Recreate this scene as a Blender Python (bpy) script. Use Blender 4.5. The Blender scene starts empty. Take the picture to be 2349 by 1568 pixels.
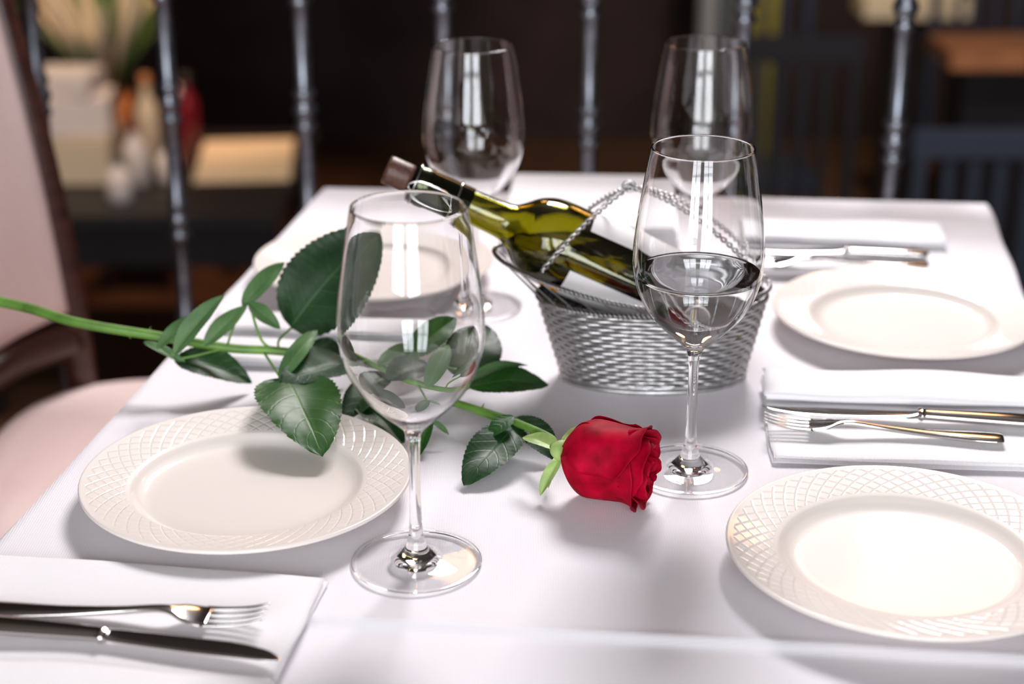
import bpy, bmesh, math, random
from mathutils import Vector, Matrix, noise
random.seed(7)
TZ=0.75; CH=0.55; PITCH=math.radians(21.5); F=3800.0
sp,cp=math.sin(PITCH),math.cos(PITCH)
def tp(px,py,h=0.0):
    u=(px-1174.5)/F; v=(py-784)/F
    Z=(CH-h)/(sp+v*cp)
    return Vector((Z*u, Z*(cp-v*sp), TZ+h))
def dp(px,py,D):
    u=(px-1174.5)/F; v=(py-784)/F
    Z=D/(cp-v*sp)
    return Vector((Z*u, D, TZ+CH-Z*(sp+v*cp)))
S=bpy.context.scene; COL=S.collection
# ---------------------------------------------------------------- materials
def mat(name,col,rough=0.5,metal=0.0,**kw):
    m=bpy.data.materials.new(name); m.use_nodes=True
    b=m.node_tree.nodes['Principled BSDF']
    b.inputs['Base Color'].default_value=(*col,1)
    b.inputs['Roughness'].default_value=rough
    b.inputs['Metallic'].default_value=metal
    for k,v in kw.items():
        b.inputs[k.replace('_',' ')].default_value=v
    return m
def nd(m,t,**kw):
    n=m.node_tree.nodes.new(t)
    for k,v in kw.items(): setattr(n,k,v)
    return n
def lk(m,a,b): m.node_tree.links.new(a,b)
def mth(m,op,a,b=None,c=None):
    n=nd(m,'ShaderNodeMath',operation=op)
    for i,x in enumerate((a,b,c)):
        if x is None: continue
        if isinstance(x,(int,float)): n.inputs[i].default_value=x
        else: lk(m,x,n.inputs[i])
    return n.outputs[0]
def add_noise(m,scale,amount=0.15,bump=0.0,dist=0.001,detail=4,stretch=None,col2=None):
    b=m.node_tree.nodes['Principled BSDF']
    tc=nd(m,'ShaderNodeTexCoord'); src=tc.outputs['Object']
    if stretch:
        mp=nd(m,'ShaderNodeMapping'); mp.inputs['Scale'].default_value=stretch
        lk(m,src,mp.inputs[0]); src=mp.outputs[0]
    nz=nd(m,'ShaderNodeTexNoise'); nz.inputs['Scale'].default_value=scale; nz.inputs['Detail'].default_value=detail
    lk(m,src,nz.inputs['Vector'])
    c=b.inputs['Base Color'].default_value[:]
    r=nd(m,'ShaderNodeValToRGB')
    r.color_ramp.elements[0].position=0.3; r.color_ramp.elements[1].position=0.7
    r.color_ramp.elements[0].color=(*(x*(1-amount) for x in c[:3]),1)
    r.color_ramp.elements[1].color=(*(col2 if col2 else [min(1,x*(1+amount)) for x in c[:3]]),1)
    lk(m,nz.outputs[0],r.inputs[0]); lk(m,r.outputs[0],b.inputs['Base Color'])
    if bump:
        bp=nd(m,'ShaderNodeBump'); bp.inputs['Strength'].default_value=bump; bp.inputs['Distance'].default_value=dist
        lk(m,nz.outputs[0],bp.inputs['Height']); lk(m,bp.outputs[0],b.inputs['Normal'])
    return m
def cloth(name,col,scale=1100,st=0.35):
    m=mat(name,col,0.85); b=m.node_tree.nodes['Principled BSDF']
    b.inputs['Sheen Weight'].default_value=0.05
    tc=nd(m,'ShaderNodeTexCoord'); w=[]
    for d in ('X','Y'):
        wv=nd(m,'ShaderNodeTexWave',wave_type='BANDS',bands_direction=d)
        wv.inputs['Scale'].default_value=scale/6.28*1.0; wv.inputs['Distortion'].default_value=0.6
        wv.inputs['Detail'].default_value=1
        lk(m,tc.outputs['Object'],wv.inputs['Vector']); w.append(wv.outputs['Fac'])
    s=mth(m,'ADD',w[0],w[1])
    bp=nd(m,'ShaderNodeBump'); bp.inputs['Strength'].default_value=st; bp.inputs['Distance'].default_value=0.0004
    lk(m,s,bp.inputs['Height']); lk(m,bp.outputs[0],b.inputs['Normal'])
    return m
M_cloth=cloth('tablecloth_linen',(0.82,0.785,0.825))
M_nap=cloth('napkin_cotton',(0.90,0.875,0.90),1300,0.5)
M_glass=mat('clear_glass',(1,1,1),0.0,0,Transmission_Weight=1.0,IOR=1.47)
def footmat():
    m=bpy.data.materials.new('thin_foot_glass'); m.use_nodes=True; nt=m.node_tree; nt.nodes.clear()
    o=nd(m,'ShaderNodeOutputMaterial'); t=nd(m,'ShaderNodeBsdfTransparent'); g=nd(m,'ShaderNodeBsdfGlossy'); g.inputs['Roughness'].default_value=0.0
    t.inputs[0].default_value=(0.965,0.965,0.965,1)
    lw=nd(m,'ShaderNodeLayerWeight'); lw.inputs[0].default_value=0.5
    f=mth(m,'ADD',mth(m,'MULTIPLY',mth(m,'POWER',lw.outputs['Facing'],5.0),0.9),0.04)
    x=nd(m,'ShaderNodeMixShader'); lk(m,f,x.inputs[0]); lk(m,t.outputs[0],x.inputs[1]); lk(m,g.outputs[0],x.inputs[2]); lk(m,x.outputs[0],o.inputs[0])
    return m
M_foot=footmat()
M_water=mat('water',(1,1,1),0.0,0,Transmission_Weight=1.0,IOR=1.33)
M_bottle=mat('olive_bottle_glass',(0.44,0.42,0.028),0.02,0,Transmission_Weight=1.0,IOR=1.5)
M_wine=mat('wine_liquid',(0.46,0.42,0.09),0.0,0,Transmission_Weight=1.0,IOR=1.34)
M_cork=add_noise(mat('cork_brown',(0.10,0.042,0.03),0.45),300,0.4,0.4,0.001)
M_label=mat('paper_label',(0.88,0.85,0.85),0.6)
M_steel=mat('polished_steel',(0.62,0.60,0.59),0.10,1.0)
M_silver=add_noise(mat('aged_silver_wire',(0.52,0.51,0.51),0.38,0.9),120,0.2)
M_silvd=mat('silver_lining',(0.18,0.17,0.17),0.5,0.8)
M_stake=mat('basket_stake_silver',(0.26,0.25,0.25),0.4,1.0)
M_iron=add_noise(mat('railing_pewter',(0.17,0.18,0.205),0.30,0.9),60,0.3,0.2,0.001)
M_wood=add_noise(mat('dark_mahogany',(0.05,0.016,0.011),0.3),14,0.4,0.1,0.001,stretch=(1,1,8))
M_uph=add_noise(mat('cream_pink_upholstery',(0.74,0.57,0.54),0.8),300,0.06,0.3,0.0006)
M_dark=mat('dark_paint',(0.014,0.011,0.012),0.5)
M_sepal=add_noise(mat('sepal_green',(0.30,0.42,0.13),0.5),60,0.25)
M_stem=add_noise(mat('stem_green',(0.12,0.25,0.04),0.45,0,Subsurface_Weight=0.1,Subsurface_Scale=0.002),40,0.35)
def leafmat(name,c1,c2,rough=0.45):
    m=mat(name,c1,rough); b=m.node_tree.nodes['Principled BSDF']
    b.inputs['Specular IOR Level'].default_value=0.27
    uv=nd(m,'ShaderNodeUVMap'); sx=nd(m,'ShaderNodeSeparateXYZ'); lk(m,uv.outputs[0],sx.inputs[0])
    t=sx.outputs[0]; s=mth(m,'ABSOLUTE',mth(m,'SUBTRACT',mth(m,'MULTIPLY',sx.outputs[1],2.0),1.0))
    q=mth(m,'SUBTRACT',mth(m,'MULTIPLY',t,7.0),mth(m,'MULTIPLY',mth(m,'POWER',s,1.3),1.7))
    fr=mth(m,'ABSOLUTE',mth(m,'SUBTRACT',mth(m,'FRACT',q),0.5))
    side=mth(m,'SMOOTH_MIN',mth(m,'MULTIPLY',fr,12.0),1.0,0.1)
    mid=mth(m,'MINIMUM',mth(m,'MULTIPLY',s,18.0),1.0)
    nz=nd(m,'ShaderNodeTexNoise'); nz.inputs['Scale'].default_value=30; 
    tc=nd(m,'ShaderNodeTexCoord'); lk(m,tc.outputs['Object'],nz.inputs['Vector'])
    f=mth(m,'ADD',mth(m,'MULTIPLY',mth(m,'SUBTRACT',1.0,side),0.25),mth(m,'MULTIPLY',mth(m,'SUBTRACT',1.0,mid),0.6))
    f2=mth(m,'ADD',f,mth(m,'MULTIPLY',mth(m,'SUBTRACT',nz.outputs[0],0.40),0.9))
    mx=nd(m,'ShaderNodeMix',data_type='RGBA'); mx.inputs[6].default_value=(*c1,1); mx.inputs[7].default_value=(*c2,1)
    lk(m,f2,mx.inputs[0]); mx.clamp_factor=True; lk(m,mx.outputs[2],b.inputs['Base Color'])
    v=mth(m,'MINIMUM',mth(m,'ADD',mth(m,'MULTIPLY',side,0.5),0.5),mid)
    bp=nd(m,'ShaderNodeBump'); bp.inputs['Strength'].default_value=0.4; bp.inputs['Distance'].default_value=0.0006
    lk(m,v,bp.inputs['Height']); lk(m,bp.outputs[0],b.inputs['Normal'])
    return m
M_leafd=leafmat('leaf_dark',(0.006,0.032,0.007),(0.03,0.10,0.018))
M_leafm=leafmat('leaf_mid',(0.012,0.062,0.008),(0.06,0.17,0.022))
M_leafp=leafmat('leaf_pale',(0.065,0.145,0.05),(0.17,0.28,0.10),0.5)
def petalmat():
    m=mat('crimson_petal',(0.26,0.0004,0.010),0.6)
    b=m.node_tree.nodes['Principled BSDF']
    b.inputs['Specular IOR Level'].default_value=0.06
    add_noise(m,70,0.2,0.25,0.0008,col2=(0.46,0.0010,0.024))
    return m
M_petal=petalmat()
def platemat():
    m=mat('cream_porcelain',(0.79,0.715,0.665),0.5); b=m.node_tree.nodes['Principled BSDF']
    b.inputs['Specular IOR Level'].default_value=0.2
    b.inputs['Coat Weight'].default_value=0.5; b.inputs['Coat Roughness'].default_value=0.07
    tc=nd(m,'ShaderNodeTexCoord'); sx=nd(m,'ShaderNodeSeparateXYZ'); lk(m,tc.outputs['Object'],sx.inputs[0])
    x,y=sx.outputs[0],sx.outputs[1]
    r=mth(m,'SQRT',mth(m,'ADD',mth(m,'MULTIPLY',x,x),mth(m,'MULTIPLY',y,y)))
    th=mth(m,'MULTIPLY',mth(m,'ARCTAN2',y,x),50/(2*math.pi))
    rr=mth(m,'MULTIPLY',r,100.0)
    def line(e):
        d=mth(m,'ABSOLUTE',mth(m,'SUBTRACT',mth(m,'FRACT',mth(m,'ADD',e,100.0)),0.5))
        return mth(m,'SMOOTH_MIN',mth(m,'MULTIPLY',d,7.5),1.0,0.3)
    l=mth(m,'MINIMUM',line(mth(m,'ADD',th,rr)),line(mth(m,'SUBTRACT',th,rr)))
    msk=mth(m,'MULTIPLY',mth(m,'GREATER_THAN',r,0.087),mth(m,'LESS_THAN',r,0.1145))
    h=mth(m,'MULTIPLY',l,msk)
    bp=nd(m,'ShaderNodeBump'); bp.inputs['Strength'].default_value=0.6; bp.inputs['Distance'].default_value=0.0006
    lk(m,h,bp.inputs['Height']); lk(m,bp.outputs[0],b.inputs['Normal']); lk(m,bp.outputs[0],b.inputs['Coat Normal'])
    return m
M_plate=platemat()
# ---------------------------------------------------------------- mesh helpers
def empty(name,loc=(0,0,0)):
    e=bpy.data.objects.new(name,None); e.location=loc; e.empty_display_size=0.05; COL.objects.link(e); return e
def mk(name,verts,faces,m,parent=None,smooth=True,merge=0.0,recalc=True,matrix=None):
    me=bpy.data.meshes.new(name); me.from_pydata([tuple(v) for v in verts],[],faces)
    bm=bmesh.new(); bm.from_mesh(me)
    if merge: bmesh.ops.remove_doubles(bm,verts=bm.verts,dist=merge)
    if recalc: bmesh.ops.recalc_face_normals(bm,faces=bm.faces)
    bm.to_mesh(me); bm.free()
    if smooth:
        for p in me.polygons: p.use_smooth=True
    ms=m if isinstance(m,(list,tuple)) else [m]
    for x in ms: me.materials.append(x)
    o=bpy.data.objects.new(name,me); COL.objects.link(o)
    if matrix is not None: o.matrix_world=matrix
    if parent is not None:
        o.parent=parent; o.matrix_parent_inverse=Matrix.Translation(parent.location).inverted()
    return o
def catmull(pts,n=6):
    pts=[Vector(p) for p in pts]; out=[]
    P=[pts[0]*2-pts[1]]+pts+[pts[-1]*2-pts[-2]]
    for i in range(1,len(P)-2):
        a,b,c,d=P[i-1],P[i],P[i+1],P[i+2]
        for k in range(n):
            t=k/n
            out.append(0.5*((2*b)+(c-a)*t+(2*a-5*b+4*c-d)*t*t+(3*b-a-3*c+d)*t**3))
    out.append(pts[-1]); return out
def lathe_data(prof,segs=64,closed=False):
    v=[];f=[];n=len(prof)
    for (r,z) in prof:
        for k in range(segs):
            a=2*math.pi*k/segs; v.append((max(r,0)*math.cos(a),max(r,0)*math.sin(a),z))
    rng=range(n if closed else n-1)
    for i in rng:
        j=(i+1)%n
        for k in range(segs):
            l=(k+1)%segs
            f.append((i*segs+k,i*segs+l,j*segs+l,j*segs+k))
    return v,f
def lathe(name,prof,m,segs=64,parent=None,matrix=None,closed=False):
    v,f=lathe_data(prof,segs,closed)
    return mk(name,v,f,m,parent,merge=1e-6,matrix=matrix)
def tube_data(pts,rad,sides=8,closed=False,flat=1.0):
    pts=[Vector(p) for p in pts]; n=len(pts); V=[];Fc=[]
    up=None
    for i,p in enumerate(pts):
        if closed: t=(pts[(i+1)%n]-pts[i-1]).normalized()
        else: t=(pts[min(i+1,n-1)]-pts[max(i-1,0)]).normalized()
        if up is None:
            up=Vector((0,0,1)) if abs(t.z)<0.9 else Vector((0,1,0))
        x=up-t*up.dot(t); x.normalize(); up=x; y=t.cross(x)
        r=rad(i/(n-1)) if callable(rad) else rad
        for k in range(sides):
            a=2*math.pi*k/sides
            V.append(p+x*math.cos(a)*r*flat+y*math.sin(a)*r)
    for i in range(n if closed else n-1):
        j=(i+1)%n
        for k in range(sides):
            l=(k+1)%sides; Fc.append((i*sides+k,i*sides+l,j*sides+l,j*sides+k))
    if not closed:
        Fc.append(tuple(range(sides))[::-1]); Fc.append(tuple((n-1)*sides+k for k in range(sides)))
    return V,Fc
def tube(name,pts,rad,m,parent=None,sides=8,closed=False,flat=1.0):
    v,f=tube_data(pts,rad,sides,closed,flat); return mk(name,v,f,m,parent)
class Acc:
    def __init__(s): s.v=[];s.f=[]
    def add(s,vf):
        o=len(s.v); s.v+=list(vf[0]); s.f+=[tuple(i+o for i in q) for q in vf[1]]
def box(name,c,d,m,parent=None,rz=0,bevel=0.004,rx=0,ry=0):
    bm=bmesh.new(); bmesh.ops.create_cube(bm,size=1)
    for v in bm.verts: v.co=Vector((v.co.x*d[0],v.co.y*d[1],v.co.z*d[2]))
    if bevel: bmesh.ops.bevel(bm,geom=bm.edges[:],offset=min(bevel,min(d)*0.45),segments=2,affect='EDGES')
    R=Matrix.Translation(c)@Matrix.Rotation(rz,4,'Z')@Matrix.Rotation(ry,4,'Y')@Matrix.Rotation(rx,4,'X')
    me=bpy.data.meshes.new(name); bm.to_mesh(me); bm.free(); me.materials.append(m)
    o=bpy.data.objects.new(name,me); COL.objects.link(o); o.matrix_world=R
    if parent is not None:
        o.parent=parent; o.matrix_parent_inverse=Matrix.Translation(parent.location).inverted()
    return o
# ---------------------------------------------------------------- camera
cd=bpy.data.cameras.new('camera'); cam=bpy.data.objects.new('camera',cd); COL.objects.link(cam)
cam.location=(0,0,TZ+CH); cam.rotation_euler=(math.pi/2-PITCH,0,0)
cd.sensor_width=36; cd.lens=F*36/2349; cd.clip_start=0.05
cd.dof.use_dof=True; cd.dof.focus_distance=1.19; cd.dof.aperture_fstop=3.6
S.camera=cam
S.view_settings.view_transform='Standard'
# ---------------------------------------------------------------- room
M_wall=add_noise(mat('brown_wall_paint',(0.036,0.016,0.017),0.8),3,0.3)
M_wallf=add_noise(mat('window_wall_paint',(0.35,0.28,0.24),0.8),3,0.1)
M_floor=add_noise(mat('dark_parquet',(0.11,0.052,0.028),0.3),6,0.5,stretch=(1,8,1))
M_ceil=mat('ceiling_paint',(0.25,0.22,0.20),0.9)
box('floor',(0,-0.15,-0.05),(9,5.3,0.1),M_floor,bevel=0)
box('floor_lower',(0,6.0,-1.25),(9,7.4,0.1),M_floor,bevel=0)
box('trim_platform_edge',(0,2.47,-0.6),(9,0.06,1.2),M_wood,bevel=0.005)
box('ceiling',(0,3.4,3.25),(9,12.8,0.1),M_ceil,bevel=0)
box('wall_back',(0,9.7,1.0),(9,0.1,4.4),M_wall,bevel=0)
box('wall_left',(-4.45,3.4,1.0),(0.1,12.7,4.4),M_wall,bevel=0)
box('wall_right',(4.45,3.4,1.0),(0.1,12.7,4.4),M_wall,bevel=0)
wf=empty('wall_front',(0,-2.6,0))
WX=[(-1.75,-0.45),(-0.1,1.2)]
box('pier_1',(-3.1,-2.6,1.6),(2.7,0.12,3.2),M_wallf,wf,bevel=0)
box('pier_2',(-0.275,-2.6,1.6),(0.35,0.12,3.2),M_wallf,wf,bevel=0)
box('pier_3',(2.8,-2.6,1.6),(3.2,0.12,3.2),M_wallf,wf,bevel=0)
for i,(a,b) in enumerate(WX):
    box('sill_wall_%d'%i,((a+b)/2,-2.6,0.35),(b-a,0.12,0.7),M_wallf,wf,bevel=0)
    box('lintel_%d'%i,((a+b)/2,-2.6,3.1),(b-a,0.12,0.2),M_wallf,wf,bevel=0)
M_frame=mat('window_frame_paint',(0.10,0.06,0.05),0.4)
for i,(a,b) in enumerate(WX):
    w=empty('window_%d'%(i+1),((a+b)/2,-2.6,1.85)); cx=(a+b)/2
    for x in (a+0.03,b-0.03,cx): box('stile',(x,-2.56,1.85),(0.05,0.05,2.3),M_frame,w)
    for z in (0.73,1.5,2.97): box('rail',(cx,-2.56,z),(b-a,0.05,0.05),M_frame,w)
def area(name,loc,tgt,sx,sy,power,col):
    l=bpy.data.lights.new(name,'AREA'); l.shape='RECTANGLE'; l.size=sx; l.size_y=sy; l.energy=power; l.color=col
    o=bpy.data.objects.new(name,l); COL.objects.link(o); o.location=loc
    o.rotation_euler=(Vector(tgt)-Vector(loc)).to_track_quat('-Z','Y').to_euler(); return o
for i,(a,b) in enumerate(WX):
    area('window_daylight',((a+b)/2,-2.64,1.85),((a+b)/2,5,1.85),b-a,2.2,108,(0.91,0.95,1.0))
area('skylight_lamp',(0.50,3.45,2.9),(-0.05,1.3,0.75),0.95,0.7,130,(1.0,0.965,0.98))
def spot(name,loc,tgt,power,col,size=0.06,ang=60):
    l=bpy.data.lights.new(name,'SPOT'); l.energy=power; l.color=col; l.shadow_soft_size=size; l.spot_size=math.radians(ang); l.spot_blend=0.6
    o=bpy.data.objects.new(name,l); COL.objects.link(o); o.location=loc
    o.rotation_euler=(Vector(tgt)-Vector(loc)).to_track_quat('-Z','Y').to_euler(); return o
spot('warm_ceiling_spot',(0.95,3.3,2.0),(0.25,1.1,0.75),12,(1.0,0.48,0.20),0.16,50)
spot('warm_ceiling_spot',(-0.1,3.6,2.2),(-0.1,1.2,0.75),12,(1.0,0.48,0.20),0.16,50)
spot('background_fill_spot',(-1.5,5.2,1.8),(-1.3,6.2,-0.4),120,(1.0,0.75,0.5),0.1,60)  # added fill spots to brighten the lower level, no visible fixtures
spot('background_fill_spot',(1.8,4.2,2.0),(1.9,6.0,-0.3),90,(0.85,0.85,1.0),0.1,70)
spot('background_fill_spot',(-0.8,6.5,1.8),(-1.6,7.4,-1.1),160,(1.0,0.6,0.35),0.1,60)
W=bpy.data.worlds.new('world'); S.world=W; W.use_nodes=True
W.node_tree.nodes['Background'].inputs[0].default_value=(0.78,0.74,0.80,1)
W.node_tree.nodes['Background'].inputs[1].default_value=0.3
# ---------------------------------------------------------------- table + cloth
FL=tp(745,430); FR=tp(2262,467)
d1=Vector((-0.152,-1,0)).normalized()
def tc_pt(s,t):
    a=FL+(FR-FL)*s
    return a+d1*(1.42*t)
verts=[];faces=[]; NS,NT=110,430
ea=(FR-FL).normalized(); 
drop=0.26; nd_=10
cols=[]
L0=tp(700,1418); L1=tp(2349,1512); dd=(L1-L0).normalized(); nn=Vector((-dd.y,dd.x,0))
for i in range(-nd_,NS+nd_+1):
    col=[]
    for j in range(-nd_,NT+nd_+1):
        s=min(max(i/NS,0),1); t=min(max(j/NT,0),1)
        p=tc_pt(s,t)
        ox=(i if i<0 else (i-NS if i>NS else 0)); oy=(j if j<0 else (j-NT if j>NT else 0))
        k=max(abs(ox),abs(oy))/nd_
        z=0.0
        n=noise.noise(Vector((p.x*5,p.y*5,3)))*0.0014+noise.noise(Vector((p.x*14,p.y*14,1)))*0.0006
        q=(p-L0).dot(nn)+0.002*noise.noise(Vector((p.x*6,2,2)))
        n+=-0.0036/(1+math.exp(max(-40,min(40,q/0.002)))) + 0.0014*math.exp(-((q-0.003)/0.004)**2)
        for fx in (0.33,0.67):
            n+=0.0005*math.exp(-((s-fx)*0.77/0.006)**2)
        if k>0:
            dirv=ea*(1 if ox>0 else -1 if ox<0 else 0)+(-d1)*(-1 if oy>0 else 1 if oy<0 else 0)
            if dirv.length>0: dirv.normalize()
            along=(t*1.42 if ox else s*0.77)
            wob=0.012*math.sin(along*38)*k
            out=0.006+wob+0.01*k
            p=p+dirv*out*min(1,k*8); z=-drop*k if k>0.1 else -0.006
        p=Vector((p.x,p.y,TZ+z+(n if k==0 else 0)))
        col.append(len(verts)); verts.append(p)
    cols.append(col)
for i in range(len(cols)-1):
    for j in range(len(cols[0])-1):
        faces.append((cols[i][j],cols[i+1][j],cols[i+1][j+1],cols[i][j+1]))
mk('tablecloth',verts,faces,M_cloth)
tb=empty('dining_table',(0.1,1.2,0))
tv=[]
cs=[tc_pt(0.004,0.003),tc_pt(0.996,0.003),tc_pt(0.996,0.997),tc_pt(0.004,0.997)]
for z in (TZ-0.035,TZ-0.0075): tv+=[Vector((p.x,p.y,z)) for p in cs]
mk('table_top',tv,[(0,1,2,3),(4,5,6,7),(0,1,5,4),(1,2,6,5),(2,3,7,6),(3,0,4,7)],M_wood,tb,smooth=False)
for (s,t) in ((0.07,0.04),(0.93,0.04),(0.93,0.96),(0.07,0.96)):
    p=tc_pt(s,t); box('leg',(p.x,p.y,0.356),(0.06,0.06,0.712),M_wood,tb)
# ---------------------------------------------------------------- plates
def plate(px,py):
    loc=tp(px,py,0.017); loc.z=TZ+0.0016
    R=0.1195
    prof=[(0,0.0035),(0.03,0.0035),(0.06,0.0038),(0.073,0.0045),(0.079,0.0072),(0.0825,0.0105),(0.085,0.0122),(0.092,0.0140),(0.105,0.0165),(0.115,0.0185),(0.1185,0.0192),(R,0.0185),(R,0.0175),(0.118,0.0160),(0.105,0.0130),(0.088,0.0085),(0.080,0.0045),(0.072,0.0012),(0.068,0.0),(0.064,0.0),(0.063,0.0010),(0.03,0.0008),(0,0.0008)]
    pr=[(max(0,q.x),q.y) for q in catmull([Vector((a,b)) for a,b in prof],4)]
    return lathe('dinner_plate',pr,M_plate,160,matrix=Matrix.Translation(loc)@Matrix.Rotation(random.random(),4,'Z'))
for p in ((567,1092),(2078,1256),(2073,715),(858,598)): plate(*p)
# ---------------------------------------------------------------- wine glasses
outer=[(0.0,0.0006),(0.02,0.0006),(0.040,0.0002),(0.0432,0.0003),(0.0437,0.0011),(0.043,0.0018),(0.030,0.0026),(0.018,0.0045),(0.010,0.0090),(0.0062,0.016),(0.0045,0.026),(0.0038,0.045),(0.0037,0.07),(0.0041,0.088),(0.0060,0.097),(0.0110,0.1030),(0.0205,0.1115),(0.0330,0.1250),(0.0420,0.1410),(0.0464,0.1580),(0.0472,0.1730),(0.0456,0.1930),(0.0425,0.2150),(0.0392,0.2350),(0.0366,0.2490),(0.0363,0.2500),(0.0358,0.2500)]
inner=[(0.0356,0.2490),(0.0384,0.2350),(0.0417,0.2150),(0.0448,0.1930),(0.0464,0.1730),(0.0456,0.1580),(0.0412,0.1415),(0.0322,0.1260),(0.0196,0.1127),(0.0100,0.1058),(0.0040,0.1030),(0.0,0.1024)]
def cat2(p,n): return [(max(0,q.x),q.y) for q in catmull([Vector((a,b)) for a,b in p],n)]
def goblet(name,M):
    o=lathe(name,cat2(outer+inner,4),[M_glass,M_foot],96,matrix=M)
    for p in o.data.polygons:
        c=p.center; r=math.hypot(c.x,c.y)
        if c.z<0.0046 and 0.0165<r<0.0415: p.material_index=1
    return o
def glass(loc,water=False):
    loc=Vector((loc.x,loc.y,TZ+0.0012)); M=Matrix.Translation(loc)
    if not water: return goblet('wine_glass',M)
    e=empty('wine_glass',loc); g=goblet('goblet',M)
    g.parent=e; g.matrix_parent_inverse=M.inverted()
    inn=cat2(inner[::-1],6); w=[(r+0.00015 if r>0 else 0,z-0.00015) for r,z in inn if z<0.1575]
    rt=w[-1][0]; w+=[(rt+0.0003,0.1582),(rt-0.0008,0.1576),(rt-0.003,0.1573),(0.02,0.1572),(0,0.1572)]
    wo=lathe('water',w,M_water,96,matrix=M); wo.parent=e; wo.matrix_parent_inverse=M.inverted()
    return e
glass(tp(956,1292)); glass(tp(1581,1080),True)
glass(Vector((-0.035,1.487,0))); glass(Vector((0.176,1.50,0)))
# ---------------------------------------------------------------- napkins
def napkin(c,L,Wd,ang,flip=False,roll=0.010,seed=0,rs=0.15):
    def arc(y,z,r,sgn): return [(y+sgn*r*math.sin(a),z+r-r*math.cos(a)) for a in [math.pi*k/6 for k in range(1,6)]]
    def lin(y0,y1,z0,z1,n): return [(y0+(y1-y0)*k/n,z0+(z1-z0)*k/n) for k in range(n+1)]
    h=Wd/2
    p1=lin(-h,h,0.0012,0.0012,20)+arc(h,0.0012,0.0013,1)+lin(h,-h*0.96,0.0038,0.0038,20)+arc(-h*0.96,0.0038,0.0012,-1)+lin(-h*0.96,h*0.95,0.0062,0.0062,20)
    p2=lin(h*rs,h*0.92,0.0082,0.0085,12)+arc(h*0.92,0.0085,roll/2,1)+lin(h*0.92,h*(rs+0.05),0.0085+roll,0.0085+roll*0.8,12)+arc(h*(rs+0.05),0.0085+roll*0.3,roll*0.25,-1)[::-1]
    V=[];Fc=[]
    NX=40
    for pi,pth in enumerate((p1,p2)):
        o=len(V); n=len(pth)
        for i in range(NX+1):
            x=-L/2+L*i/NX*(1 if pi==0 else 0.985)
            for (y,z) in pth:
                e=noise.noise(Vector((x*12+seed,y*12,z*60)))
                zz=max(0.001,z+e*0.0024*(z/0.01)+ (0.0010*math.sin(x*25+seed) if z>0.005 else 0))
                xx=x+noise.noise(Vector((seed,y*15,z*300)))*0.004
                V.append(Vector((xx,y+noise.noise(Vector((x*7,seed,z*80)))*0.003,zz)))
        for i in range(NX):
            for j in range(n-1):
                Fc.append((o+i*n+j,o+(i+1)*n+j,o+(i+1)*n+j+1,o+i*n+j+1))
    M=Matrix.Translation(Vector((c.x,c.y,TZ+0.001)))@Matrix.Rotation(ang+(math.pi if flip else 0),4,'Z')
    ob=mk('folded_napkin',V,Fc,M_nap,matrix=M,recalc=False)
    sm=ob.modifiers.new('s','SOLIDIFY'); sm.thickness=0.0011; sm.offset=0
    return ob
A7=math.radians(-5)
napkin(Vector((0.322,1.205,0)),0.235,0.150,A7,seed=1,roll=0.013,rs=0.25)
napkin(Vector((-0.252,0.886,0)),0.235,0.180,math.radians(-8),flip=True,seed=2,rs=0.5,roll=0.007)
napkin(Vector((0.350,1.635,0)),0.205,0.145,A7,seed=3)
napkin(Vector((-0.165,1.378,0)),0.22,0.095,A7,seed=4,roll=0.006)
# ---------------------------------------------------------------- cutlery
def loft(secs,sides=14):
    V=[];Fc=[]
    for (x,yc,hw,th,zc) in secs:
        for k in range(sides):
            a=2*math.pi*k/sides
            cx,sx=math.cos(a),math.sin(a)
            V.append(Vector((x,yc+hw*math.copysign(abs(cx)**0.75,cx),zc+th*math.copysign(abs(sx)**0.75,sx))))
    n=len(secs)
    for i in range(n-1):
        for k in range(sides):
            l=(k+1)%sides; Fc.append((i*sides+k,i*sides+l,(i+1)*sides+l,(i+1)*sides+k))
    Fc.append(tuple(range(sides))[::-1]); Fc.append(tuple((n-1)*sides+k for k in range(sides)))
    return V,Fc
def interp(secs,n=5):
    a=[Vector((s[0],s[1],s[2])) for s in secs]; b=[Vector((s[3],s[4],0)) for s in secs]
    A=catmull(a,n);B=catmull(b,n)
    return [(p.x,p.y,max(p.z,0.0002),max(q.x,0.0002),q.y) for p,q in zip(A,B)]
def place(tip,end,z):
    d=Vector((tip.x-end.x,tip.y-end.y,0)); L=d.length
    return Matrix.Translation(Vector((end.x,end.y,z)))@Matrix.Rotation(math.atan2(d.y,d.x),4,'Z')@Matrix.Scale(L/0.2,4)
def fork(tip,end,z,tilt=0):
    A=Acc()
    A.add(loft(interp([(0,0,0.004,0.0012,0.003),(0.002,0,0.0088,0.0018,0.003),(0.02,0,0.0098,0.002,0.003),(0.06,0,0.0065,0.002,0.0035),(0.10,0,0.0036,0.0022,0.006),(0.125,0,0.0032,0.0022,0.0085),(0.136,0,0.0052,0.0016,0.0082),(0.145,0,0.0105,0.0011,0.0062),(0.155,0,0.0124,0.0010,0.0044),(0.162,0,0.0124,0.0010,0.0040)])))
    for k in range(4):
        y=-0.0105+0.007*k
        A.add(loft(interp([(0.158,y,0.0023,0.0009,0.0042),(0.170,y*1.0,0.0019,0.0009,0.0042),(0.185,y*0.98,0.0016,0.0008,0.0058),(0.196,y*0.95,0.0012,0.0007,0.0085),(0.200,y*0.94,0.0004,0.0004,0.0098)],4),8))
    return mk('dinner_fork',A.v,A.f,M_steel,matrix=place(tip,end,z)@Matrix.Rotation(tilt,4,'X'))
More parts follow.
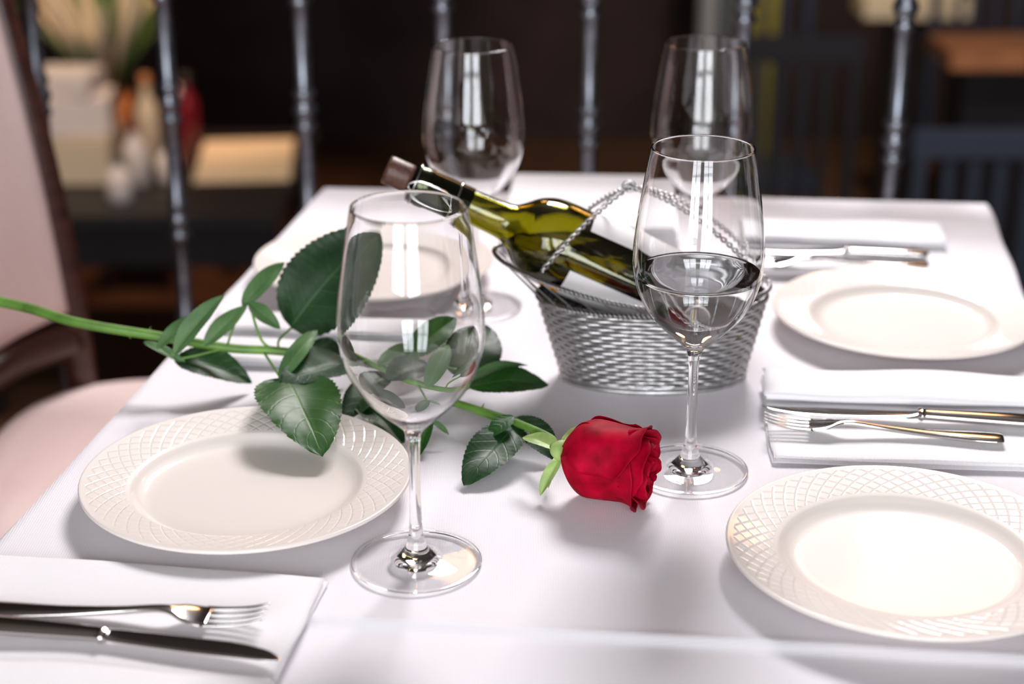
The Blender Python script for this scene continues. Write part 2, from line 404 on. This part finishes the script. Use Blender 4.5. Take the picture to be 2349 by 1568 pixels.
def knife(tip,end,z,tilt=0):
    A=Acc()
    A.add(loft(interp([(0,0,0.004,0.002,0.0032),(0.002,0,0.0082,0.0032,0.0032),(0.02,0,0.0088,0.0036,0.0036),(0.06,0,0.0070,0.0036,0.004),(0.084,0,0.0062,0.0034,0.0045),(0.087,0,0.0072,0.0042,0.0045),(0.090,0,0.0060,0.003,0.0045)])))
    A.add(loft(interp([(0.0885,0.000,0.0055,0.0017,0.0045),(0.10,0.0008,0.0075,0.0011,0.004),(0.14,0.001,0.0085,0.0008,0.003),(0.17,0.0005,0.0082,0.0007,0.003),(0.188,-0.0015,0.0060,0.0006,0.003),(0.197,-0.004,0.0028,0.0005,0.003),(0.200,-0.0058,0.0006,0.0004,0.003)])))
    return mk('table_knife',A.v,A.f,M_steel,matrix=place(tip,end,z)@Matrix.Rotation(tilt,4,'X'))
zc=TZ+0.0095
fork(tp(1752,955,0.018),tp(2302,1006,0.012),zc)
knife(tp(1748,941,0.012),tp(2400,972,0.012),zc+0.001)
fork(tp(612,1404,0.018),tp(-70,1395,0.012),zc)
knife(tp(650,1508,0.012),tp(-70,1432,0.012),zc+0.001)
fork(tp(1690,590,0.018),tp(2128,606,0.012),zc)
knife(tp(1700,572,0.012),tp(2128,583,0.012),zc)
mn=empty('menu_folder',(0.085,1.755,TZ))
for i in range(5):
    box('sheet_%d'%i,(0.085+0.002*(i%2),1.755,TZ+0.005+0.0052*i),(0.185-0.002*i,0.20,0.0042),M_nap,mn,rz=A7*0.6+0.01*(i%2),bevel=0.0015)
# ---------------------------------------------------------------- wine basket
BX,BY=0.119,1.315
wb=empty('wine_basket',(BX,BY,TZ))
def bring(h):
    t=h/0.075
    a=0.0765+0.0195*t; b=0.040+0.016*t
    return a,b,BX-0.003*t+0.002
A=Acc()
NST=54
rows=18
for rI in range(rows):
    h=0.0078+rI*0.0038; a,b,cx=bring(h); pts=[]
    n=NST*4
    for k in range(n):
        th=2*math.pi*k/n
        w=0.0009*math.cos(NST/2*th*1.0+ (math.pi if rI%2 else 0))
        pts.append((cx+(a+w)*math.cos(th),BY+(b+w)*math.sin(th),TZ+h))
    A.add(tube_data(pts,0.00185,6,True,flat=1.0))
mk('weave',A.v,A.f,M_silver,wb)
A=Acc()
def upper(th):
    x=0.101+0.116*math.cos(th); y=BY+0.061*math.sin(th)
    q=max(0,(0.115-x)/0.13)
    h=0.084+0.030*q**1.3
    return Vector((x,y,TZ+h))
for k in range(NST):
    th=2*math.pi*(k+0.0)/NST; pts=[]
    for h in (0.004,0.02,0.04,0.06,0.074):
        a,b,cx=bring(h); pts.append(Vector((cx+a*math.cos(th),BY+b*math.sin(th),TZ+h)))
    if k%2==0: pts.append(upper(th))
    A.add(tube_data(catmull(pts,3),0.0007,5))
mk('stakes',A.v,A.f,M_stake,wb)
def twist(pts,r=0.0011,R=0.0016,pitch=0.010,n=3):
    pts=[Vector(p) for p in pts]
    A=Acc()
    res=[]
    for i in range(len(pts)-1):
        seg=(pts[i+1]-pts[i]); m=max(1,int(seg.length/0.0014))
        for k in range(m): res.append(pts[i]+seg*k/m)
    res.append(pts[-1])
    for ph in range(n):
        o=[];s=0
        for i,p in enumerate(res):
            t=(res[min(i+1,len(res)-1)]-res[max(i-1,0)]).normalized()
            x=Vector((0.01,0.02,1)); x=(x-t*x.dot(t)).normalized(); y=t.cross(x)
            if i: s+=(res[i]-res[i-1]).length
            a=2*math.pi*(s/pitch+ph/n); o.append(p+x*R*math.cos(a)+y*R*math.sin(a))
        A.add(tube_data(o,r,5))
    return A
def ellipse_pts(h,n=120,grow=0):
    a,b,cx=bring(h); return [Vector((cx+(a+grow)*math.cos(2*math.pi*k/n),BY+(b+grow)*math.sin(2*math.pi*k/n),TZ+h)) for k in range(n+1)]
T=twist(ellipse_pts(0.0755),0.0013,0.0016,0.012); mk('braided_band',T.v,T.f,M_stake,wb)
T=twist([upper(2*math.pi*k/140) for k in range(141)],0.0010,0.0011,0.012); mk('lip_ring',T.v,T.f,M_stake,wb)
for h,r in ((0.0025,0.0024),(0.0065,0.0016)):
    mk('foot_ring',*tube_data(ellipse_pts(h,120,0.0012)[:-1],r,8,True),M_silver,wb)
a,b,cx=bring(0.003); V=[Vector((cx,BY,TZ+0.003))]+[Vector((cx+a*math.cos(2*math.pi*k/60),BY+b*math.sin(2*math.pi*k/60),TZ+0.003)) for k in range(60)]
mk('base',V,[(0,1+k,1+(k+1)%60) for k in range(60)],M_silvd,wb)
V=[];Fc=[]
for i,h in enumerate((0.003,0.03,0.055,0.075)):
    a,b,cx=bring(h); a-=0.0016;b-=0.0016
    V+= [Vector((cx+a*math.cos(2*math.pi*k/80),BY+b*math.sin(2*math.pi*k/80),TZ+h)) for k in range(80)]
for i in range(3):
    for k in range(80): Fc.append((i*80+k,i*80+(k+1)%80,(i+1)*80+(k+1)%80,(i+1)*80+k))
mk('liner',V,Fc,M_silvd,wb)
top=dp(1443,427,BY)
pf=dp(1243,622,BY-0.052); pb=dp(1335,490,BY+0.050)
pr1=dp(1765,650,BY-0.035); pr2=dp(1750,600,BY+0.04)
for (p0,p1,s) in ((pf,top,0.004),(pb,top,0.002),(top,pr1,0.012),(top,pr2,0.012)):
    mid=(p0+p1)/2+Vector((0,0,s)); 
    pts=catmull([p0,p0.lerp(mid,0.55)+Vector((0,0,s*0.3)),mid,mid.lerp(p1,0.5)+Vector((0,0,s*0.3)),p1],8)
    T=twist(pts,0.0010,0.0017,0.013,2); mk('handle_strand',T.v,T.f,M_silver,wb)
V,Fc=tube_data([top+Vector((0.005*math.cos(a),0,0.004*math.sin(a))) for a in [2*math.pi*k/16 for k in range(16)]],0.0014,6,True)
mk('handle_ring',V,Fc,M_silver,wb)
# ---------------------------------------------------------------- bottle
bot=Vector((0.192,BY+0.002,TZ+0.0475)); ck=Vector((-0.104,BY+0.012,TZ+0.181))
ax=(ck-bot).normalized(); e2=Vector((0,1,0)); e2=(e2-ax*e2.dot(ax)).normalized(); e1=e2.cross(ax)
if e1.z<0: e1=-e1
yv=ax.cross(e1)
BM=Matrix(((e1.x,yv.x,ax.x,bot.x),(e1.y,yv.y,ax.y,bot.y),(e1.z,yv.z,ax.z,bot.z),(0,0,0,1)))
wbt=empty('wine_bottle',tuple(bot))
bo=[(0,0.010),(0.015,0.007),(0.025,0.001),(0.033,0.0002),(0.0362,0.004),(0.0368,0.010),(0.0368,0.05),(0.0368,0.10),(0.0370,0.150),(0.0372,0.168),(0.0355,0.184),(0.0300,0.197),(0.0215,0.207),(0.0168,0.214),(0.0152,0.224),(0.0143,0.245),(0.0137,0.265),(0.0134,0.280),(0.0136,0.285),(0.0150,0.287),(0.0150,0.293),(0.0140,0.295),(0.0138,0.3015),(0.0125,0.3025)]
bi=[(0.0100,0.3015),(0.0100,0.290),(0.0108,0.265),(0.0115,0.245),(0.0125,0.224),(0.0142,0.213),(0.0192,0.205),(0.0278,0.194),(0.0330,0.182),(0.0345,0.167),(0.0343,0.150),(0.0343,0.10),(0.0343,0.05),(0.0343,0.012),(0.032,0.0045),(0.024,0.006),(0.014,0.011),(0,0.0135)]
lathe('glass_body',cat2(bo,4)+cat2(bi,4),M_bottle,96,wbt,BM)
wp=[(r+0.0002 if r>0 else 0,z-0.0001) for r,z in cat2(bi,4)[::-1] if z<0.25]; wp.append((0,wp[-1][1]))
v,f=lathe_data(wp,72)
me=bpy.data.meshes.new('wine'); me.from_pydata([tuple(BM@Vector(q)) for q in v],[],f)
bm=bmesh.new(); bm.from_mesh(me); bmesh.ops.remove_doubles(bm,verts=bm.verts,dist=1e-6)
g=bmesh.ops.bisect_plane(bm,geom=bm.verts[:]+bm.edges[:]+bm.faces[:],plane_co=(0,0,TZ+0.118),plane_no=(0,0,1),clear_outer=True)
ed=[e for e in g['geom_cut'] if isinstance(e,bmesh.types.BMEdge)]
bmesh.ops.contextual_create(bm,geom=ed)
bmesh.ops.recalc_face_normals(bm,faces=bm.faces); bm.to_mesh(me); bm.free()
for p in me.polygons: p.use_smooth=len(p.vertices)<8
me.materials.append(M_wine); ow=bpy.data.objects.new('wine',me); COL.objects.link(ow)
ow.parent=wbt; ow.matrix_parent_inverse=Matrix.Translation(wbt.location).inverted()
lathe('cork',[(0,0.290),(0.0092,0.290),(0.0098,0.302),(0.0120,0.303),(0.0124,0.306),(0.0124,0.322),(0.0118,0.325),(0,0.3255)],M_cork,32,wbt,BM)
lathe('foil_capsule',[(0.0148,0.250),(0.0150,0.2505),(0.0150,0.285),(0.0158,0.287),(0.0159,0.293),(0.0152,0.2955),(0.0148,0.3025),(0.0142,0.3025)],mat('dark_green_foil',(0.045,0.050,0.028),0.2,1.0),48,wbt,BM)
A=Acc()
for sgn in (-1,1):
    pts=[(sgn*0.0005,-0.016,0.304),(0.006*sgn,-0.0165,0.296),(0.007*sgn,-0.0165,0.275),(0.003*sgn,-0.0165,0.262),(0,-0.0165,0.26)]
    A.add(tube_data(catmull([Vector(p) for p in pts],5),0.0009,6))
for zz in (0.262,0.2985):
    A.add(tube_data([Vector((0.0158*math.cos(t),0.0158*math.sin(t),zz)) for t in [2*math.pi*k/40 for k in range(40)]],0.0009,6,True))
mk('wire_clip',A.v,A.f,M_steel,wbt,matrix=BM)
def label(a0,a1,z0,z1):
    V=[];Fc=[];n=30
    for i in range(n+1):
        a=math.radians(a0+(a1-a0)*i/n)
        for z in (z0,z1): V.append((0.0375*math.cos(a),0.0375*math.sin(a),z))
    for i in range(n): Fc.append((2*i,2*i+2,2*i+3,2*i+1))
    o=mk('label',V,Fc,M_label,wbt,matrix=BM); return o
sg=1 if yv.y>0 else -1
label(sg*-40,sg*100,0.045,0.152); label(sg*-98,sg*-205,0.045,0.155)
# ---------------------------------------------------------------- rose
rose=empty('red_rose',tuple(tp(1290,1010,0.03)))
cal=tp(1293,1034,0.0335); axr=Vector((0.068,-0.027,-0.003)).normalized()
x1=Vector((0,0,1)); x1=(x1-axr*x1.dot(axr)).normalized(); y1=axr.cross(x1)
A=Acc(); RSr,RSz=0.96,1.10
def petal(R,L,phi,half,curl,seed,close=0.25,tipcurl=0):
    nv,ns=28,28; V=[];Fc=[]
    for i in range(nv+1):
        vv=i/nv
        for j in range(ns+1):
            s=-1+2*j/ns
            if vv<0.40: r=R*math.sin(vv/0.40*math.pi/2)**0.60
            else: r=R*(1-close*((vv-0.40)/0.60)**1.5)
            Ls=L*(1-0.22*abs(s)**2.4)
            z=Ls*(vv**1.05)
            c=max(0,(vv-0.76)/0.24)
            cu=curl*(0.5+0.5*abs(s))+tipcurl*max(0,1-abs(s)*1.3)**1.2
            r+=cu*c**1.5; z-=cu*0.5*c**3
            r+=0.0020*s*min(1,vv*3)+0.0022*noise.noise(Vector((s*1.8+seed,vv*2,seed*1.7)))*min(1,vv*2)
            z+=0.0022*noise.noise(Vector((s*3.5,seed*2.1,4)))*vv
            w=half*(0.35+0.65*min(1,vv/0.45)**0.7)
            a=phi+s*w; r*=RSr; z*=RSz
            V.append(cal+axr*(z-0.001)+x1*(r*math.cos(a))+y1*(r*math.sin(a)))
    for i in range(nv):
        for j in range(ns):
            Fc.append((i*(ns+1)+j,i*(ns+1)+j+1,(i+1)*(ns+1)+j+1,(i+1)*(ns+1)+j))
    A.add((V,Fc))
k=0
for n,R,L,half,curl,close,tc_ in ((3,0.0300,0.061,1.45,0.006,0.12,0.008),(3,0.0278,0.065,1.30,0.006,0.20,0.007),(4,0.0240,0.066,1.05,0.0050,0.26,0.005),(4,0.0190,0.066,0.95,0.0035,0.24,0.003),(4,0.0142,0.065,0.95,0.0025,0.22,0.001),(3,0.0095,0.064,1.1,0.002,0.2,0),(2,0.0055,0.062,1.5,0.001,0.1,0)):
    for q in range(n):
        petal(R*(1-0.02*q),L*(1+0.035*random.uniform(-1,1)),k*0.9+2*math.pi*q/n+0.1,half,curl*random.uniform(0.6,1.4),k*3.1+q*1.3,close=close,tipcurl=tc_*random.uniform(0.6,1.3))
    k+=1
for v in A.v: v.z=max(v.z,TZ+0.0025)
bl=mk('bloom',A.v,A.f,M_petal,rose,recalc=False)
sm=bl.modifiers.new('s','SOLIDIFY'); sm.thickness=0.0006
st=[cal+axr*0.004,cal-axr*0.008,tp(1263,1004,0.030),tp(1160,960,0.023),tp(1040,922,0.020),tp(900,868,0.024),tp(780,824,0.030),tp(640,805,0.036),tp(520,797,0.040),tp(360,770,0.047),tp(180,740,0.055),tp(60,705,0.060),tp(-60,680,0.063),tp(-200,655,0.066)]
sc=catmull(st,8)
tube('stem',sc,lambda t:0.0026+0.0022*t if t>0.05 else 0.0045-0.03*t,M_stem,rose,10)
V,Fc=lathe_data(cat2([(0,-0.010),(0.004,-0.009),(0.0075,-0.004),(0.0085,0.001),(0.012,0.005),(0.015,0.008)],4),24)
V=[cal+axr*v[2]+x1*v[0]+y1*v[1] for v in V]; mk('calyx',V,Fc,M_sepal,rose)
def leaf(base,tip,width,m,nrm=(0,0,1),fold=0.25,arch=0.06,serr=0.07,name='leaf',blunt=0.62,wave=0.03):
    base=Vector(base);tip=Vector(tip); d=tip-base; L=d.length; t_=d.normalized()
    n=Vector(nrm); n=(n-t_*n.dot(t_)).normalized(); sd=t_.cross(n)
    NT,NS=80,10; V=[];Fc=[];UV=[]
    sd_=random.uniform(0,50)
    for i in range(NT+1):
        t=i/NT
        w=(t**blunt)*((1-t)**0.75)*1.9*0.5*width
        if 0.03<t<0.99: w*=1+serr*(0.5-((t*20)%1.0))
        for j in range(NS+1):
            s=-1+2*j/NS
            q=((t*7-abs(s)**1.3*1.7)%1.0)
            puff=0.0006*math.sin(math.pi*q)*abs(s)*(width/0.06)
            off=arch*L*math.sin(math.pi*t)+ fold*abs(s)*w + wave*L*noise.noise(Vector((t*3+sd_,s*1.3,sd_)))-0.05*L*t*t+puff
            V.append(base+t_*(L*t)+sd*(s*w)+n*off); UV.append((t,(s+1)/2))
    for i in range(NT):
        for j in range(NS):
            Fc.append((i*(NS+1)+j,i*(NS+1)+j+1,(i+1)*(NS+1)+j+1,(i+1)*(NS+1)+j))
    for v in V: v.z=max(v.z,TZ+0.003)
    o=mk(name,V,Fc,m,rose,recalc=False)
    uv=o.data.uv_layers.new(name='UVMap')
    for lp in o.data.loops: uv.data[lp.index].uv=UV[lp.vertex_index]
    return o
def LF(b,hb,t,ht,w,m,nrm=(0,-0.35,1),**kw): return leaf(tp(*b,hb),tp(*t,ht),w,m,nrm,**kw)
cam_n=(0,-0.8,0.6)
leaf(dp(668,752,1.31),dp(862,520,1.345),0.088,M_leafd,cam_n,fold=0.15,arch=0.05,blunt=0.5)
leaf(dp(556,702,1.30),dp(652,598,1.33),0.022,M_leafp,cam_n,fold=0.4)
leaf(dp(400,815,1.25),dp(512,674,1.27),0.024,M_leafp,(-.3,-0.8,0.6),fold=0.5)
leaf(dp(360,800,1.26),dp(470,715,1.29),0.018,M_leafp,(-.3,-0.8,0.6),fold=0.5)
leaf(dp(468,792,1.27),dp(566,700,1.29),0.020,M_leafp,cam_n,fold=0.5)
leaf(dp(572,695,1.30),dp(642,752,1.28),0.018,M_leafp,cam_n,fold=0.3)
LF((400,825),0.032,(580,872),0.010,0.050,M_leafd)
LF((330,785),0.045,(430,835),0.030,0.012,M_leafp)
LF((650,868),0.033,(738,1032),0.022,0.078,M_leafm,nrm=(0,-0.1,1),blunt=0.5,fold=0.1,arch=0.07)
LF((810,835),0.030,(648,872),0.040,0.065,M_leafd)
LF((700,800),0.032,(800,850),0.012,0.05,M_leafd)
leaf(dp(640,872,1.22),dp(728,752,1.27),0.020,M_leafp,cam_n,fold=0.5)
LF((1075,890),0.030,(1262,872),0.020,0.042,M_leafm,nrm=(0,-0.5,1),fold=0.2)
leaf(dp(1060,880,1.24),dp(1120,742,1.31),0.054,M_leafd,cam_n,fold=0.15,blunt=0.5)
LF((1050,885),0.034,(1212,828),0.036,0.016,M_leafp,fold=0.4)
LF((1192,975),0.020,(1066,1104),0.008,0.048,M_leafd,nrm=(0.1,-0.3,1),fold=0.15)
LF((1182,958),0.024,(1278,1052),0.006,0.035,M_leafd)
LF((1178,955),0.030,(1120,1000),0.022,0.020,M_leafm)
LF((985,960),0.018,(962,1042),0.004,0.016,M_leafm,fold=0.4)
LF((985,962),0.018,(1030,995),0.010,0.008,M_leafp)
LF((990,850),0.028,(880,880),0.030,0.045,M_leafd)
leaf(dp(930,830,1.25),dp(1058,722,1.30),0.035,M_leafm,cam_n)
leaf(dp(985,905,1.21),dp(1035,790,1.26),0.026,M_leafp,cam_n)
LF((820,920),0.012,(925,1010),0.006,0.035,M_leafd)
LF((880,870),0.022,(790,960),0.012,0.040,M_leafd)
LF((860,850),0.03,(1000,800),0.03,0.030,M_leafp)
def pet(pts,r=0.0011): tube('petiole',catmull(pts,6),r,M_stem,rose,6)
pet([tp(780,824,0.030),tp(720,850,0.033),tp(650,868,0.033)])
pet([tp(640,805,0.036),dp(640,780,1.29),dp(668,752,1.31)])
pet([tp(520,797,0.040),tp(450,815,0.036),tp(400,825,0.032)])
pet([tp(520,797,0.040),dp(535,750,1.285),dp(556,702,1.30)])
pet([tp(360,770,0.047),tp(375,800,0.04),tp(400,815,0.036)])
pet([tp(640,805,0.036),dp(600,780,1.28),dp(572,695,1.30)])
pet([tp(1040,922,0.020),tp(1045,900,0.025),tp(1078,888,0.030)])
pet([tp(1040,922,0.020),tp(1120,958,0.018),tp(1190,976,0.020)])
pet([tp(960,890,0.022),tp(975,930,0.020),tp(985,962,0.018)])
pet([tp(900,868,0.024),tp(1000,850,0.03),dp(1060,860,1.24)])
pet([tp(600,800,0.036),tp(620,830,0.036),tp(645,868,0.035)])
for (t,h) in ((300,1),(450,-1),(1100,1),(880,-1),(240,-1)):
    i=min(range(len(sc)),key=lambda q:abs(sc[q].x-tp(t,900,0.03).x)); p=sc[i]
    tube('thorn',[p,p+Vector((0.003,0.002*h,0.006*h))],lambda q:0.0015*(1-q)+0.0001,M_stem,rose,6)
leaf(cal-axr*0.002,tp(1198,998,0.034),0.018,M_sepal,(0,-0.4,1),fold=0.35,serr=0,name='sepal')
leaf(cal-axr*0.002+Vector((0,0,-0.006)),tp(1238,1134,0.006),0.014,M_sepal,(-0.4,-0.6,0.6),fold=0.4,serr=0,name='sepal')
leaf(cal-axr*0.002,tp(1255,1120,0.004),0.008,M_sepal,(-0.4,-0.6,0.6),fold=0.4,serr=0,name='sepal')
leaf(cal-axr*0.002+Vector((0,0,0.006)),tp(1345,974,0.046),0.010,M_sepal,(0,-0.4,1),fold=0.3,serr=0,name='sepal')
# ---------------------------------------------------------------- chair
ch=empty('dining_chair',(-0.42,1.75,0))
plan=catmull([Vector((-0.553,1.965)),Vector((-0.625,1.90)),Vector((-0.665,1.80)),Vector((-0.672,1.70)),Vector((-0.640,1.60)),Vector((-0.575,1.53))],8)
def lean(z): return 0.16*max(0,z-0.47)**1.5
def bpnt(s,z):
    i=s*(len(plan)-1); a=int(min(i,len(plan)-2)); q=plan[a].lerp(plan[a+1],i-a)
    return Vector((q.x-lean(z),q.y+0.01*(z-0.5)*(1 if s<0.5 else -1),z))
V=[];Fc=[];ns,nz=32,20
for i in range(ns+1):
    for j in range(nz+1):
        s=0.02+0.96*i/ns; z0=0.575-0.03*math.sin(math.pi*s); z=z0+(1.02-z0)*j/nz
        p=bpnt(s,z); bul=0.02*(math.sin(math.pi*i/ns)*math.sin(math.pi*j/nz))**0.5
        V.append(p+Vector((bul,-bul*0.3,0)))
for i in range(ns):
    for j in range(nz): Fc.append((i*(nz+1)+j,(i+1)*(nz+1)+j,(i+1)*(nz+1)+j+1,i*(nz+1)+j+1))
o=mk('back_upholstery',V,Fc,M_uph,ch); sm=o.modifiers.new('s','SOLIDIFY'); sm.thickness=0.03; sm.offset=0
for s in (0.0,1.0):
    tube('back_stile',[bpnt(s,0.02)+Vector((-0.04,0,0)),bpnt(s,0.2)+Vector((-0.012,0,0)),bpnt(s,0.45)]+[bpnt(s,0.47+0.58*k/12) for k in range(13)],lambda t:0.016+0.006*math.sin(min(1,t)*math.pi),M_wood,ch,12,flat=0.9)
for z,r in ((1.045,0.024),(0.535,0.024)):
    tube('back_rail',[bpnt(k/30,z-(0.02*math.sin(math.pi*k/30) if z<0.8 else -0.03*math.sin(math.pi*k/30))) for k in range(31)],r,M_wood,ch,12)
V=[];Fc=[];n=64;cx,cy=-0.385,1.75
rings=[(0.90,0.400),(0.99,0.405),(1.0,0.42),(1.0,0.445),(0.985,0.460),(0.93,0.470),(0.8,0.477),(0.5,0.482),(0.2,0.483),(0,0.483)]
for (k,z) in rings:
    for i in range(n):
        a=2*math.pi*i/n; ca,sa=math.cos(a),math.sin(a)
        V.append((cx+0.245*k*math.copysign(abs(ca)**0.62,ca),cy+0.245*k*math.copysign(abs(sa)**0.62,sa),z))
for i in range(len(rings)-1):
    for k in range(n): Fc.append((i*n+k,i*n+(k+1)%n,(i+1)*n+(k+1)%n,(i+1)*n+k))
Fc.append(tuple(range(n)))
mk('seat',V,Fc,M_uph,ch,merge=1e-6)
box('seat_frame',(cx,cy,0.385),(0.43,0.43,0.045),M_wood,ch,bevel=0.01)
for y in (1.57,1.93): tube('front_leg',[Vector((-0.19,y,0.385)),Vector((-0.185,y,0.2)),Vector((-0.18,y,0.001))],lambda t:0.022-0.008*t,M_wood,ch,12)
# ---------------------------------------------------------------- railing
rl=empty('metal_railing',(0,2.1,0))
def sec(z): return [(0.0105,z),(0.0105,z+0.028),(0.0125,z+0.032),(0.0155,z+0.038),(0.0125,z+0.044),(0.0105,z+0.047),(0.0145,z+0.054),(0.0165,z+0.060),(0.0145,z+0.066),(0.0105,z+0.073),(0.0125,z+0.076),(0.0155,z+0.082),(0.0125,z+0.088),(0.0105,z+0.092)]
prof=[(0,0.03)]
for i in range(6): prof+=sec(0.06+0.165*i)
prof+=[(0.0105,1.04),(0,1.04)]
for i in range(-5,7):
    X=0.0985+0.187*i*1.0; D=2.1-0.22*X
    lathe('baluster',prof,M_iron,20,rl,Matrix.Translation((X,D,0)))
def rp(X,z): return Vector((X,2.1-0.22*X,z))
tube('handrail',[rp(-1.1,1.06),rp(0,1.06),rp(1.4,1.06)],0.028,M_wood,rl,16)
tube('bottom_rail',[rp(-1.1,0.035),rp(0,0.035),rp(1.4,0.035)],0.015,M_iron,rl,12)
for X in (-1.1,1.4): tube('post',[rp(X,0.0),rp(X,0.5),rp(X,1.12)],0.025,M_iron,rl,16)
# ---------------------------------------------------------------- background furniture (lower level)
LFZ=-1.2
M_cream=mat('cream_paper',(0.72,0.58,0.42),0.7); M_white=mat('white_box_card',(0.80,0.70,0.68),0.7)
M_orange=add_noise(mat('oak_orange',(0.50,0.19,0.07),0.4),8,0.3,stretch=(1,8,1))
M_yel=mat('yellow_fabric',(0.65,0.55,0.08),0.7); M_blue=mat('slate_blue_paint',(0.05,0.06,0.085),0.4)
M_red=mat('dark_red_glass',(0.18,0.01,0.02),0.2); M_grn=mat('plant_green',(0.07,0.14,0.03),0.6)
sv=empty('serving_table',(-1.35,6.1,LFZ))
box('top',(-1.38,6.1,-0.42),(1.15,1.2,0.04),M_dark,sv)
for x in (-1.9,-0.86):
    for y in (5.6,6.6): box('leg',(x,y,-0.82),(0.06,0.06,0.76),M_dark,sv)
box('apron',(-1.38,5.56,-0.52),(1.1,0.03,0.16),M_dark,sv)
box('placemat',(-1.03,6.22,-0.394),(0.36,0.60,0.008),M_cream,rz=0.1)
cb=empty('carton_stack',(-1.62,6.0,-0.4))
box('carton_1',(-1.62,6.0,-0.31),(0.30,0.25,0.17),M_cream,cb); box('carton_2',(-1.61,6.0,-0.15),(0.27,0.22,0.14),M_white,cb,rz=0.1); box('carton_3',(-1.63,6.0,-0.035),(0.22,0.2,0.08),M_white,cb,rz=-0.1)
def jar(name,x,y,z,r,h,m,m2):
    e=empty(name,(x,y,z))
    lathe('jar_body',[(0,0),(r*0.9,0),(r,0.01),(r,h*0.6),(r*0.75,h*0.72),(r*0.4,h*0.8),(r*0.4,h)],m,24,e,Matrix.Translation((x,y,z)))
    lathe('cap',[(r*0.45,0),(r*0.45,h*0.12),(0,h*0.12)],m2,20,e,Matrix.Translation((x,y,z+h*0.93)))
for i,(x,y,m,m2,h) in enumerate(((-1.38,5.9,M_white,M_red,0.22),(-1.27,6.15,M_red,M_white,0.30),(-1.29,6.45,M_red,M_dark,0.28),(-1.38,6.15,M_cream,M_orange,0.34),(-1.27,5.95,M_white,M_blue,0.14),(-1.40,5.7,M_white,M_blue,0.15))):
    jar('condiment_bottle',x,y,-0.4,0.045,h,m,m2)
PX,PY=-1.62,6.5
pl=empty('potted_plant',(PX,PY,-0.4))
lathe('pot',[(0,0),(0.08,0),(0.11,0.2),(0.10,0.2),(0.09,0.17),(0,0.17)],M_orange,24,pl,Matrix.Translation((PX,PY,-0.4)))
A=Acc();B=Acc()
for i in range(70):
    a=random.uniform(0,6.28); e=random.uniform(0.85,1.5); L=random.uniform(0.35,0.75)
    p=Vector((PX,PY,-0.25)); q=p+Vector((math.cos(a)*math.cos(e),math.sin(a)*math.cos(e),math.sin(e)))*L
    if q.y<6.35: q.z=max(q.z,0.05)
    (A if i%2 else B).add(tube_data([p,p.lerp(q,0.5)+Vector((0,0,0.03)),q],lambda t:0.004+0.045*math.sin(math.pi*min(1,t))*t,6,flat=0.3))
mk('foliage',A.v,A.f,M_grn,pl); mk('blossom',B.v,B.f,M_cream,pl)
def stool(name,x,y,seatz,m,ms,back=0.0,w=0.4):
    e=empty(name,(x,y,LFZ)); 
    box('seat',(x,y,seatz),(w,w,0.05),ms,e,bevel=0.015)
    for sx in (-1,1):
        for sy in (-1,1): box('leg',(x+sx*w*0.43,y+sy*w*0.43,(seatz+LFZ)/2),(0.035,0.035,seatz-LFZ-0.04),m,e)
    for sx in (-1,1): box('stretcher',(x+sx*w*0.43,y,LFZ+0.25),(0.025,w*0.8,0.025),m,e)
    if back:
        for sx in (-1,1): box('back_post',(x+sx*w*0.43,y+w*0.43,seatz+back/2),(0.035,0.035,back),m,e)
        box('top_rail',(x,y+w*0.43,seatz+back-0.04),(w,0.03,0.09),m,e)
        for k in (-1,0,1): box('slat',(x+k*w*0.2,y+w*0.43,seatz+back/2),(0.03,0.015,back-0.05),m,e)
stool('glow_standin_stool',-1.65,7.1,-0.95,M_wood,M_orange,0,0.3)  # stools added; orange seats stand in for warm reflections on the floor
stool('glow_standin_stool',-1.15,7.3,-0.8,M_wood,M_orange,0,0.3)
for (x,y,m,ms,b) in ((0.95,5.2,M_dark,M_blue,0.75),(1.42,4.75,M_blue,M_dark,0.55),(1.0,6.4,M_blue,M_blue,0.8),(1.95,6.8,M_blue,M_dark,0.8)):
    stool('bar_chair',x,y,-0.5,m,ms,b)
bt=empty('bar_counter',(1.75,5.9,LFZ)); p=dp(2270,118,5.6)
box('counter_top',(p.x+0.25,5.6,p.z),(0.85,0.35,0.06),M_orange,bt); box('counter_body',(p.x+0.28,5.65,(p.z+LFZ)/2-0.02),(0.75,0.25,p.z-LFZ-0.03),M_dark,bt)
def drape(name,x,y,z0,z1,w,m):
    V=[];Fc=[];n=40
    for i in range(n+1):
        for z in (z0,z1): V.append((x-w/2+w*i/n,y+0.03*math.sin(i*1.1),z))
    for i in range(n): Fc.append((2*i,2*i+2,2*i+3,2*i+1))
    o=mk(name,V,Fc,m); s=o.modifiers.new('s','SOLIDIFY'); s.thickness=0.01
q=dp(1742,150,8.3); drape('yellow_curtain',q.x,8.3,-1.19,2.4,0.14,M_yel)
q=dp(1640,40,8.8); w=0.09
lathe('column',[(0,-1.2),(w*1.3,-1.2),(w*1.3,-1.1),(w,-1.05),(w,2.9),(w*1.3,3.0),(w*1.3,3.19),(0,3.19)],mat('pale_column_paint',(0.35,0.36,0.40),0.5),32,None,Matrix.Translation((q.x,8.8,0)))
q=dp(2090,8,8.0); box('lamp_shelf',(q.x,8.0,q.z),(0.5,0.3,0.10),M_cream)
box('lamp_shelf_stand',(q.x,8.0,(q.z+LFZ)/2-0.03),(0.2,0.2,q.z-LFZ-0.10),M_dark)
spot('background_fill_spot',(1.2,6.6,2.2),(q.x-0.3,8.4,0.0),200,(1.0,0.85,0.6),0.1,70)  # another added spot, lifts the far right of the background
